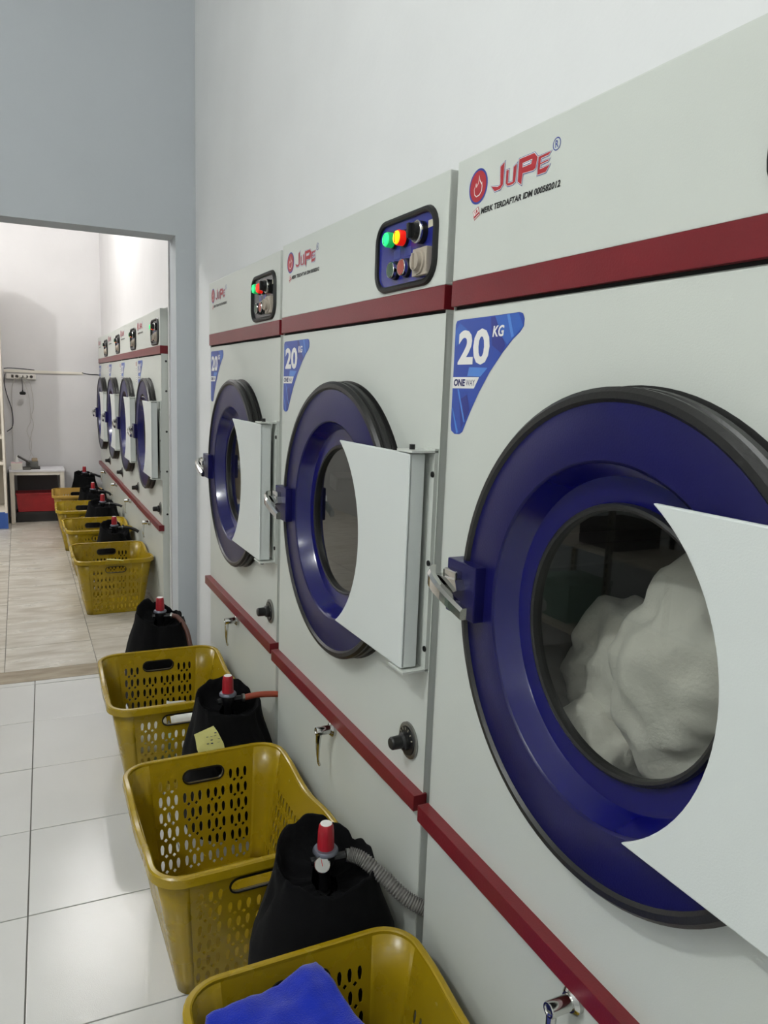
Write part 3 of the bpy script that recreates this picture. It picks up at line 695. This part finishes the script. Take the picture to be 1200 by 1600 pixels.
for k in range(4):
    z = .345+.009*k
    for q in range(4):
        x = .436+.010*q+random.uniform(-.002, .002)+.004*(3-k)*0
        if random.random() < .8: mb.box(x, x+.006, 1.9955+.26*(z-.335), 1.9962+.26*(z-.335), z+random.uniform(-.001, .001), z+.0016)
mb.build('handwriting', 'print_navy', note)
paper('paper_strip', [((.40, 4.452, .336), (.40, 4.466, .336)), ((.44, 4.448, .333), (.44, 4.462, .333)), ((.49, 4.441, .326), (.49, 4.455, .327))], 'note_yellow', 'pale yellow folded strip lying on the rim of the basket past the doorway', 'paper', .004)
def scrap(loc, rx, sx, sy, m, label, cat, seed):
    bm = bmesh.new(); n = 8; g = [[bm.verts.new((sx*(i/n-.5), sy*(j/n-.5), .025*noise.noise(Vector((i*.4+seed, j*.4, seed))))) for j in range(n+1)] for i in range(n+1)]
    for i in range(n):
        for j in range(n): bm.faces.new((g[i][j], g[i+1][j], g[i+1][j+1], g[i][j+1]))
    me = bpy.data.meshes.new('paper'); bm.to_mesh(me); bm.free()
    o = link('paper_scrap', me, m, None, True); o.location = loc; o.rotation_euler = rx
    so = o.modifiers.new('t', 'SOLIDIFY'); so.thickness = .0015; tag(o, label, cat)
scrap((.50, 2.60, .165), (R(35), R(20), R(25)), .15, .12, 'paper_white', 'white paper sheet sticking up in the basket before the doorway', 'paper', 1)
scrap((.335, 2.485, .18), (R(66), R(4), R(5)), .14, .13, 'paper_white', 'white paper leaning on the near wall inside the basket before the doorway', 'paper', 3)
scrap((.475, 2.475, .15), (R(66), R(-6), R(-4)), .10, .15, 'paper_white', 'creased white paper beside the leaning one in the same basket', 'paper', 6)
o = MB().box(-.05, .05, -.035, .035, 0, .08, .004).build('small_box', 'box_teal'); o.location = (.43, 2.56, .03); o.rotation_euler = (0, 0, R(20)); tag(o, 'small pale teal box among papers in the basket before the doorway', 'box')

# ------------------------------------------------------------------ gas cylinders in black covers with regulators
def cover_mesh(seed, rx, ry, top, lean=0):
    bm = bmesh.new(); n = 110
    prof = [(.90, 0), (.97, .03), (1.0, .08), (1.0, .13), (1.0, .17), (.985, .21), (.955, .245), (.90, .275), (.84, .305), (.785, .33), (.745, .352), (.715, .372), (.70, .388), (.69, .40), (.672, .408), (.645, .405), (.62, .392), (.60, .375), (.54, .36), (.40, .352), (.18, .35)]
    ring = []; nt = len(prof)
    ph = [random.Random(seed*10+q).uniform(0, 6.28) for q in range(9)]
    for t, (r, z) in enumerate(prof):
        row = []; up = max(0, min(1, z/.2)); hi = max(0, min(1, (z-.2)/.2)); inner = 1 if t < 15 else .7
        for i in range(n):
            a = 2*pi*i/n; ca, sa = math.cos(a), math.sin(a)
            w = a+.35*noise.noise(Vector((ca*1.5, sa*1.5, seed+z*5)))
            k = 1+.05*noise.noise(Vector((ca*1.4+seed, sa*1.4, z*5)))
            # creases that gather towards the drawn neck
            cr = 0
            for q in range(7):
                aa = ph[q]+(z-.2)*(q % 3-1)*2.2; dd = (w-aa+pi) % (2*pi)-pi
                cr += math.exp(-(dd/(.10+.05*(q % 2)))**2)*(.5+.5*((q*37) % 5)/4)
            k -= inner*.075*cr*(.25*up+.75*hi)
            k += .018*noise.noise(Vector((ca*6, sa*6, seed+z*14)))*up
            zz = z/.408*top+hi*(.022*noise.noise(Vector((ca*1.1+seed*2, sa*1.1, .5)))+.030*math.cos(a-R(125))-.010*cr+.006*noise.noise(Vector((ca*5, sa*5, seed))))
            row.append(bm.verts.new((ca*rx*r*k+lean*z, sa*ry*r*k, max(0, zz))))
        ring.append(row)
    for t in range(nt-1):
        for i in range(n): bm.faces.new((ring[t][i], ring[t][(i+1) % n], ring[t+1][(i+1) % n], ring[t+1][i]))
    me = bpy.data.meshes.new('fabric_cover'); bm.to_mesh(me); bm.free(); return me
def make_reg():
    """regulator parts as prototype meshes, origin at the cylinder axis, knob base at z=0"""
    out = {}
    mb = MB(); n = 40; prof = [(.0178, 0), (.0172, .012), (.0165, .038), (.0150, .050), (.0125, .0545), (0, .0545)]
    vs = []; fs = []; k = len(prof)
    for i in range(n):
        a = 2*pi*i/n; g = 1-.035*(i % 4 == 0)
        for r, h in prof: vs.append((r*g*math.cos(a), r*g*math.sin(a), h))
    for i in range(n):
        for t in range(k-1): fs.append((i*k+t, ((i+1) % n)*k+t, ((i+1) % n)*k+t+1, i*k+t+1))
    mb.add(vs, fs, True); out['knob'] = mb.mesh('knob')
    out['cap'] = MB().lathe([(.0122, .0540), (.0118, .0553), (0, .0556)], (0, 0, 0), 'z', 24).mesh('cap')
    out['flange'] = MB().lathe([(.0165, .002), (.0235, .001), (.0262, -.003), (.0262, -.007), (.023, -.010), (.018, -.012)], (0, 0, 0), 'z', 30).mesh('flange')
    mb = MB().lathe([(.020, -.008), (.021, -.02), (.017, -.036), (.012, -.045), (.012, -.09)], (0, 0, 0), 'z', 22)
    mb.tube([(-.03, -.002, -.026), (.042, 0, -.022)], .009, 10); out['reg_body'] = mb.mesh('regulator_body')
    mb = MB().lathe([(.0165, -.006), (.0172, .002), (.016, .0045), (.0145, .003)], (0, 0, 0), 'z', 26); out['gauge_case'] = mb.mesh('gauge_case')
    out['gauge_face'] = MB().lathe([(.0148, .0025), (0, .0028)], (0, 0, 0), 'z', 24).mesh('gauge_face')
    out['needle'] = MB().box(-.0007, .0007, -.003, .010, .003, .0036).mesh('needle')
    out['clamp'] = MB().lathe([(.0105, 0), (.0125, .001), (.0125, .008), (.0105, .009)], (.043, 0, -.022), 'x', 16).mesh('clamp')
    out['tank'] = MB().lathe([(.10, 0), (.12, .01), (.128, .05), (.128, .2), (.115, .25), (.08, .285), (.03, .30), (.014, .303), (.014, .33)], (0, 0, 0), 'z', 28).mesh('tank')
    return out
RG = make_reg()
def cylinder(i, x, y, zk, rx, ry, seed, rot, label, hose, hm, hr, ribs=0, lean=0):
    g = empty('gas_cylinder', (x, y, .001), 0, label, 'gas cylinder', 'covered gas cylinders between the baskets')
    tk = link('tank', RG['tank'], 'tank_paint', g); tk.scale = (min(rx, ry)/.16, min(rx, ry)/.16, (zk-.01)/.42)
    link('fabric_cover', cover_mesh(seed, rx, ry, zk-.012, lean), 'black_fabric', g, True)
    rb = link('regulator', RG['reg_body'], 'black_plastic', g); rb.location = (0, 0, zk); rb.rotation_euler = (0, 0, rot)
    kn = link('knob', RG['knob'], 'red_knob_plastic', rb)
    link('knob_cap', RG['cap'], 'print_white', rb); link('flange', RG['flange'], 'grey_cast_metal', rb); link('hose_clamp', RG['clamp'], 'steel', rb)
    if i == 0:
      gc = link('gauge', RG['gauge_case'], 'chrome', rb); gc.location = (-.012, -.028, -.018); gc.rotation_euler = (R(48), R(-6), 0)
    if i == 0:
        for nm, m in (('gauge_face', 'print_white'), ('needle', 'logo_red')):
            q = link('gauge_'+nm.replace('gauge_', ''), RG[nm], m, rb); q.location = gc.location; q.rotation_euler = gc.rotation_euler
    pts = [(px-x, py-y, pz) for px, py, pz in hose]
    sp = smooth_path(pts, 36 if ribs else 8)
    MB().tube(sp, hr, 12, True, ribs).build('hose', hm, g)
cylinder(0, .527, 1.31, .421, .158, .132, 1.0, R(-10), 'black covered gas cylinder with ribbed grey hose, red knob and white gauge, nearest the camera',
         [(.575, 1.302, .40), (.60, 1.285, .392), (.635, 1.252, .362), (.668, 1.215, .332), (.70, 1.19, .315)], 'hose_grey', .0145, 4)
cylinder(1, .534, 2.16, .42, .142, .135, 4.2, R(-4), 'black covered gas cylinder with straight orange hose, behind the empty basket',
         [(.578, 2.157, .397), (.62, 2.153, .402), (.66, 2.147, .402), (.695, 2.142, .398)], 'hose_orange', .0095)
cylinder(2, .482, 3.10, .416, .145, .15, 8.3, R(-25), 'black covered gas cylinder with brown hose bending down, next to the doorway jamb',
         [(.523, 3.08, .394), (.548, 3.06, .39), (.572, 3.01, .35), (.582, 2.975, .28), (.585, 2.965, .21)], 'hose_brown', .0095)
cylinder(3, .515, 5.15, .408, .135, .14, 11.1, R(0), 'black covered gas cylinder right behind the first basket past the doorway',
         [(.558, 5.15, .388), (.60, 5.148, .385), (.64, 5.142, .372), (.665, 5.138, .355)], 'hose_black', .010)
cylinder(4, .526, 6.08, .425, .15, .14, 14.6, R(0), 'second black covered gas cylinder past the doorway',
         [(.569, 6.08, .405), (.61, 6.075, .40), (.65, 6.065, .39), (.665, 6.06, .38)], 'hose_black', .010)
cylinder(5, .521, 6.905, .412, .15, .125, 17.9, R(0), 'third black covered gas cylinder past the doorway, low between the far baskets',
         [(.564, 6.905, .392), (.61, 6.90, .385), (.65, 6.90, .37), (.665, 6.90, .35)], 'hose_black', .010)
cylinder(6, .515, 7.79, .455, .135, .12, 21.4, R(0), 'furthest black covered gas cylinder, against the end wall behind the tan basket',
         [(.558, 7.79, .435), (.60, 7.79, .43), (.64, 7.79, .415), (.665, 7.79, .405)], 'hose_black', .010)

# ------------------------------------------------------------------ inner room furniture
def table():
    g = empty('side_table', (.097, 7.80, 0), 0, 'small white worn table against the end wall', 'table')
    MB().box(-.236, .236, -.155, .165, .478, .497, .002).build('table_top', 'table_top', g)
    for sx in (-1, 1):
        for sy in (-1, 1):
            x = sx*.213; y = -.133 if sy < 0 else .143
            MB().box(x-.018, x+.018, y-.018, y+.018, .0015, .478, .002).build('leg', 'table_paint', g)
    MB().box(-.196, .196, -.149, -.131, .448, .478).build('apron', 'table_paint', g); MB().box(-.196, .196, .14, .155, .448, .478).build('apron', 'table_paint', g)
    for sx in (-1, 1): MB().box(sx*.222-.008, sx*.222+.008, -.115, .125, .448, .478).build('apron', 'table_paint', g)
table()
# red crate under the table
def crate():
    g = empty('storage_crate', (.10, 7.80, .10), 0, 'red plastic crate stored under the white table', 'crate')
    mb = MB(); x, y, h, i = .185, .10, .172, .014
    vs = [(-x+i, -y+i, 0), (x-i, -y+i, 0), (x-i, y-i, 0), (-x+i, y-i, 0), (-x, -y, h), (x, -y, h), (x, y, h), (-x, y, h)]
    mb.add(vs, [(0, 1, 2, 3), (0, 1, 5, 4), (1, 2, 6, 5), (2, 3, 7, 6), (3, 0, 4, 7)]); o = mb.build('tub', 'crate_red', g)
    so = o.modifiers.new('t', 'SOLIDIFY'); so.thickness = .004; so.offset = 1
    MB().box(-x-.008, x+.008, -y-.008, -y+.002, h-.012, h+.002, .002).build('rim', 'crate_red', g); MB().box(-x-.008, x+.008, y-.002, y+.008, h-.012, h+.002, .002).build('rim', 'crate_red', g)
    MB().box(-x-.008, -x+.002, -y, y, h-.012, h+.002, .002).build('rim', 'crate_red', g); MB().box(x-.002, x+.008, -y, y, h-.012, h+.002, .002).build('rim', 'crate_red', g)
crate()
g = empty('cardboard_box', (.10, 7.80, .002), 0, 'dark low box on the floor under the red crate', 'box')
MB().box(-.19, .19, -.10, .11, 0, .092, .003).build('carton', 'box_dark', g); MB().box(-.19, .19, -.002, .002, .092, .0935).build('lid_seam', 'box_grey', g)
g = empty('grey_box', (.10, 7.91, .10), 0, 'grey upright box at the back under the white table', 'box')
MB().box(-.175, .175, .002, .04, 0, .34, .003).build('carton', 'box_grey', g); MB().box(-.175, .175, -.001, .002, .30, .34).build('lid_flap', 'box_grey', g)
# things on the table
g = empty('tissue_box', (-.072, 7.70, .4975), 0, 'cream tissue box with pink top and a tissue pulled up', 'tissue box')
MB().box(-.048, .048, -.04, .04, 0, .062, .003).build('carton', 'plastic_white', g); MB().box(-.046, .046, -.038, .038, .062, .068, .002).build('top_print', 'tissue_pink', g)
bm = bmesh.new(); bmesh.ops.create_cone(bm, cap_ends=False, segments=18, radius1=.022, radius2=.004, depth=.07)
for v in bm.verts: v.co.x += .008*noise.noise(v.co*60); v.co.y += .008*noise.noise(v.co*60+Vector((3, 1, 2))); v.co.z += .035+.066
me = bpy.data.meshes.new('tissue'); bm.to_mesh(me); bm.free(); link('tissue', me, 'paper_white', g, True)
g = empty('sealing_machine', (.055, 7.78, .4975), 0, 'grey tabletop machine with a raised dark lid and trailing cord', 'machine')
MB().box(-.05, .055, -.05, .06, .012, .07, .006).build('housing', 'machine_grey', g); MB().box(-.062, .07, -.075, .07, 0, .014, .003).build('base_plate', 'machine_dark', g)
o = MB().box(-.10, .02, -.055, .055, 0, .010, .002).build('lid', 'machine_dark', g); o.location = (-.035, -.02, .062); o.rotation_euler = (0, R(32), 0)
MB().box(.0, .05, -.05, .055, .07, .096, .008).build('head', 'wood_plain', g)
g = empty('card_reader', (.012, 7.675, .4975), 0, 'small dark device at the front edge of the white table', 'device')
MB().box(-.035, .035, -.018, .02, 0, .028, .004).build('housing', 'machine_dark', g); MB().box(-.03, .03, -.0195, -.0175, .006, .022).build('key_row', 'machine_grey', g)
# tall shelf at the left edge
g = empty('shelf_unit', (-.43, 7.55, .0015), 0, 'tall white open shelf unit with a blue base left of the table', 'shelf')
MB().box(.252, .272, -.16, .20, 0, 2.22, .002).build('side_panel', 'shelf_white', g); MB().box(-.272, -.252, -.16, .20, 0, 2.22, .002).build('side_panel', 'shelf_white', g)
MB().box(-.252, .252, .185, .20, .15, 2.2).build('back_panel', 'shelf_back', g)
for z in (.15, .57, .80, 1.15, 1.52, 1.87, 2.2): MB().box(-.252, .252, -.155, .185, z, z+.02).build('shelf_board', 'shelf_white', g)
MB().box(-.252, .252, -.158, -.14, 0, .15).build('base_board', 'shelf_blue', g); MB().box(.25, .2735, -.162, -.10, 0, .14).build('corner_guard', 'shelf_blue', g)
g = empty('dark_folder', (-.148, 7.80, .0015), 0, 'black upright board squeezed between the shelf unit and the table', 'board')
MB().box(-.004, .004, -.13, .15, 0, .47).build('board', 'box_dark', g); MB().box(-.006, .006, -.132, -.128, 0, .47).build('edge_strip', 'black_plastic', g)
# end wall: trunking, power strip, cables
ye = lambda x: ywall(x, YE)
g = empty('cable_trunking', (0, 0, 0), 0, 'long white cable trunking across the end wall', 'trunking')
MB().box(-.15, .54, ye(.2)-.014, ye(.54), 1.383, 1.409, .002).build('channel', 'pvc_trunking', g); MB().box(-.145, .53, ye(.2)-.017, ye(.2)-.012, 1.392, 1.4).build('cover_strip', 'pvc_trunking', g)
def cable(name, pts, r, m, label): o = MB().tube(smooth_path(pts, 6), r, 7).build(name, m); tag(o, label, 'cable'); return o
yw_ = YE-.016
cable('power_cable', [(.53, yw_-.004, 1.404), (.60, yw_-.003, 1.392), (.655, yw_-.008, 1.392), (.69, yw_-.01, 1.388)], .0035, 'cable_black', 'dark cable leaving the trunking towards the last dryer')
cable('power_cable', [(-.15, yw_-.005, 1.416), (-.10, yw_-.012, 1.422), (0, yw_-.006, 1.419), (.11, yw_-.006, 1.412)], .004, 'cable_black', 'black cable lying along the top of the trunking')
cable('power_cable', [(-.143, yw_-.02, 1.365), (-.15, yw_-.02, 1.29), (-.135, yw_-.02, 1.18), (-.10, yw_-.02, 1.05), (-.09, yw_-.02, .95), (-.10, yw_-.02, .87), (-.145, yw_-.02, .83)], .0042, 'cable_black', 'thick dark cable looping down beside the power strip')
g = empty('power_strip', (-.007, YE-.018, 1.348), 0, 'white wall power strip with sockets and a dark switch', 'power strip')
MB().box(-.126, .126, -.028, .017, -.024, .024, .006).build('case', 'plastic_white', g)
MB().box(-.083, -.062, -.032, -.027, -.014, .014, .002).build('switch', 'socket_dark', g)
for k in range(4):
    x = -.035+.041*k
    MB().lathe([(.0155, -.030), (.017, -.028), (.017, -.026)], (x, 0, 0), 'y', 20).build('socket', 'cable_white', g)
    MB().lathe([(0, -.0302), (.0125, -.0302), (.0135, -.0296)], (x, 0, 0), 'y', 20).build('socket_well', 'socket_dark', g)
for k, x in enumerate((.0, .035)):
    q = empty('power_plug', (x-.007, YE-.062, 1.35), 0, ['white plug in the middle socket of the power strip', 'white plug right of the middle one in the power strip'][k], 'plug')
    MB().box(-.012, .012, -.012, .014, -.012, .016, .004).build('plug_body', 'plastic_white', q); MB().lathe([(.006, 0), (.004, -.014)], (0, 0, -.012), 'z', 10).build('strain_relief', 'plastic_white', q)
q = empty('hanging_plug', (.002, YE-.10, 1.195), 0, 'black round plug dangling from the power strip', 'plug')
MB().lathe([(0, -.018), (.022, -.016), (.028, -.004), (.027, .006), (.018, .013), (.006, .016), (.004, .03)], (0, 0, 0), 'z', 24).build('plug_body', 'black_plastic', q)
MB().tube(smooth_path([(0, 0, .028), (.0, .006, .08), (-.003, .012, .125), (-.003, .03, .15)], 6), .003, 7).build('cord', 'black_plastic', q)
cable('charger_cable', [(-.045, YE-.05, 1.34), (-.07, YE-.045, 1.30), (-.09, YE-.04, 1.22), (-.092, YE-.03, 1.0), (-.098, YE-.03, .75), (-.10, YE-.04, .56), (-.10, YE-.06, .505)], .003, 'cable_white', 'pale cable hanging straight down the end wall beside the shelf')
cable('charger_cable', [(.004, YE-.055, 1.33), (.03, YE-.05, 1.26), (.055, YE-.04, 1.15), (.062, YE-.04, 1.0), (.062, YE-.04, .93), (.03, YE-.04, .86), (.03, YE-.04, .81), (.062, YE-.04, .72), (.05, YE-.05, .62), (.03, YE-.10, .56)], .0022, 'cable_white', 'thin pale cable hanging from the left white plug and crossing the other')
cable('charger_cable', [(.036, YE-.055, 1.33), (.07, YE-.05, 1.28), (.085, YE-.04, 1.18), (.09, YE-.04, 1.05), (.068, YE-.045, .98), (.085, YE-.045, .90), (.06, YE-.045, .80), (.04, YE-.045, .70), (.06, YE-.05, .62), (.085, YE-.10, .57)], .0022, 'cable_white', 'thin pale cable hanging from the right white plug down to the machine')

# ------------------------------------------------------------------ storage rack across the aisle, seen mirrored in the door glass
g = empty('storage_rack', (-1.25, 2.45, .0015), 0, 'slotted steel rack with pale shelves opposite the dryers, reflected in the door glass', 'rack')
for x in (-.2, .2):
    for y in (-.72, .14, .84):
        mb = MB().box(x-.016, x+.016, y-.0015, y+.0015, 0, 1.9); mb.box(x+.013, x+.016, y-.016, y+.016, 0, 1.9); p = mb.build('post', 'steel', g)
        hm = MB()
        for k in range(44): hm.box(x+.0161, x+.0165, y-.005, y+.005, .03+.042*k, .05+.042*k)
        hm.build('slots', 'dark_gap', p)
for z in (.18, .62, .98, 1.36, 1.78): MB().box(-.21, .195, -.74, .86, z, z+.02, .002).build('shelf_board', 'shelf_white', g)
for k, (y, z, h, m, lab) in enumerate([(2.05, .6415, .16, 'paper_white', 'white folded linen stack on the rack, near end'), (2.75, .6415, .12, 'box_grey', 'grey storage bin on the rack'), (3.05, .2015, .2, 'box_teal', 'pale teal storage bin on the bottom rack board'), (2.3, 1.0015, .13, 'wood_plain', 'brown carton on the middle rack board')]):
    q = empty('storage_bin', (-1.25, y, z), 0, lab, 'bin')
    MB().box(-.14, .14, -.13, .13, 0, h, .006).build('bin_body', m, q); MB().box(-.145, .145, -.135, .135, h-.02, h+.004, .004).build('bin_lid', m, q)
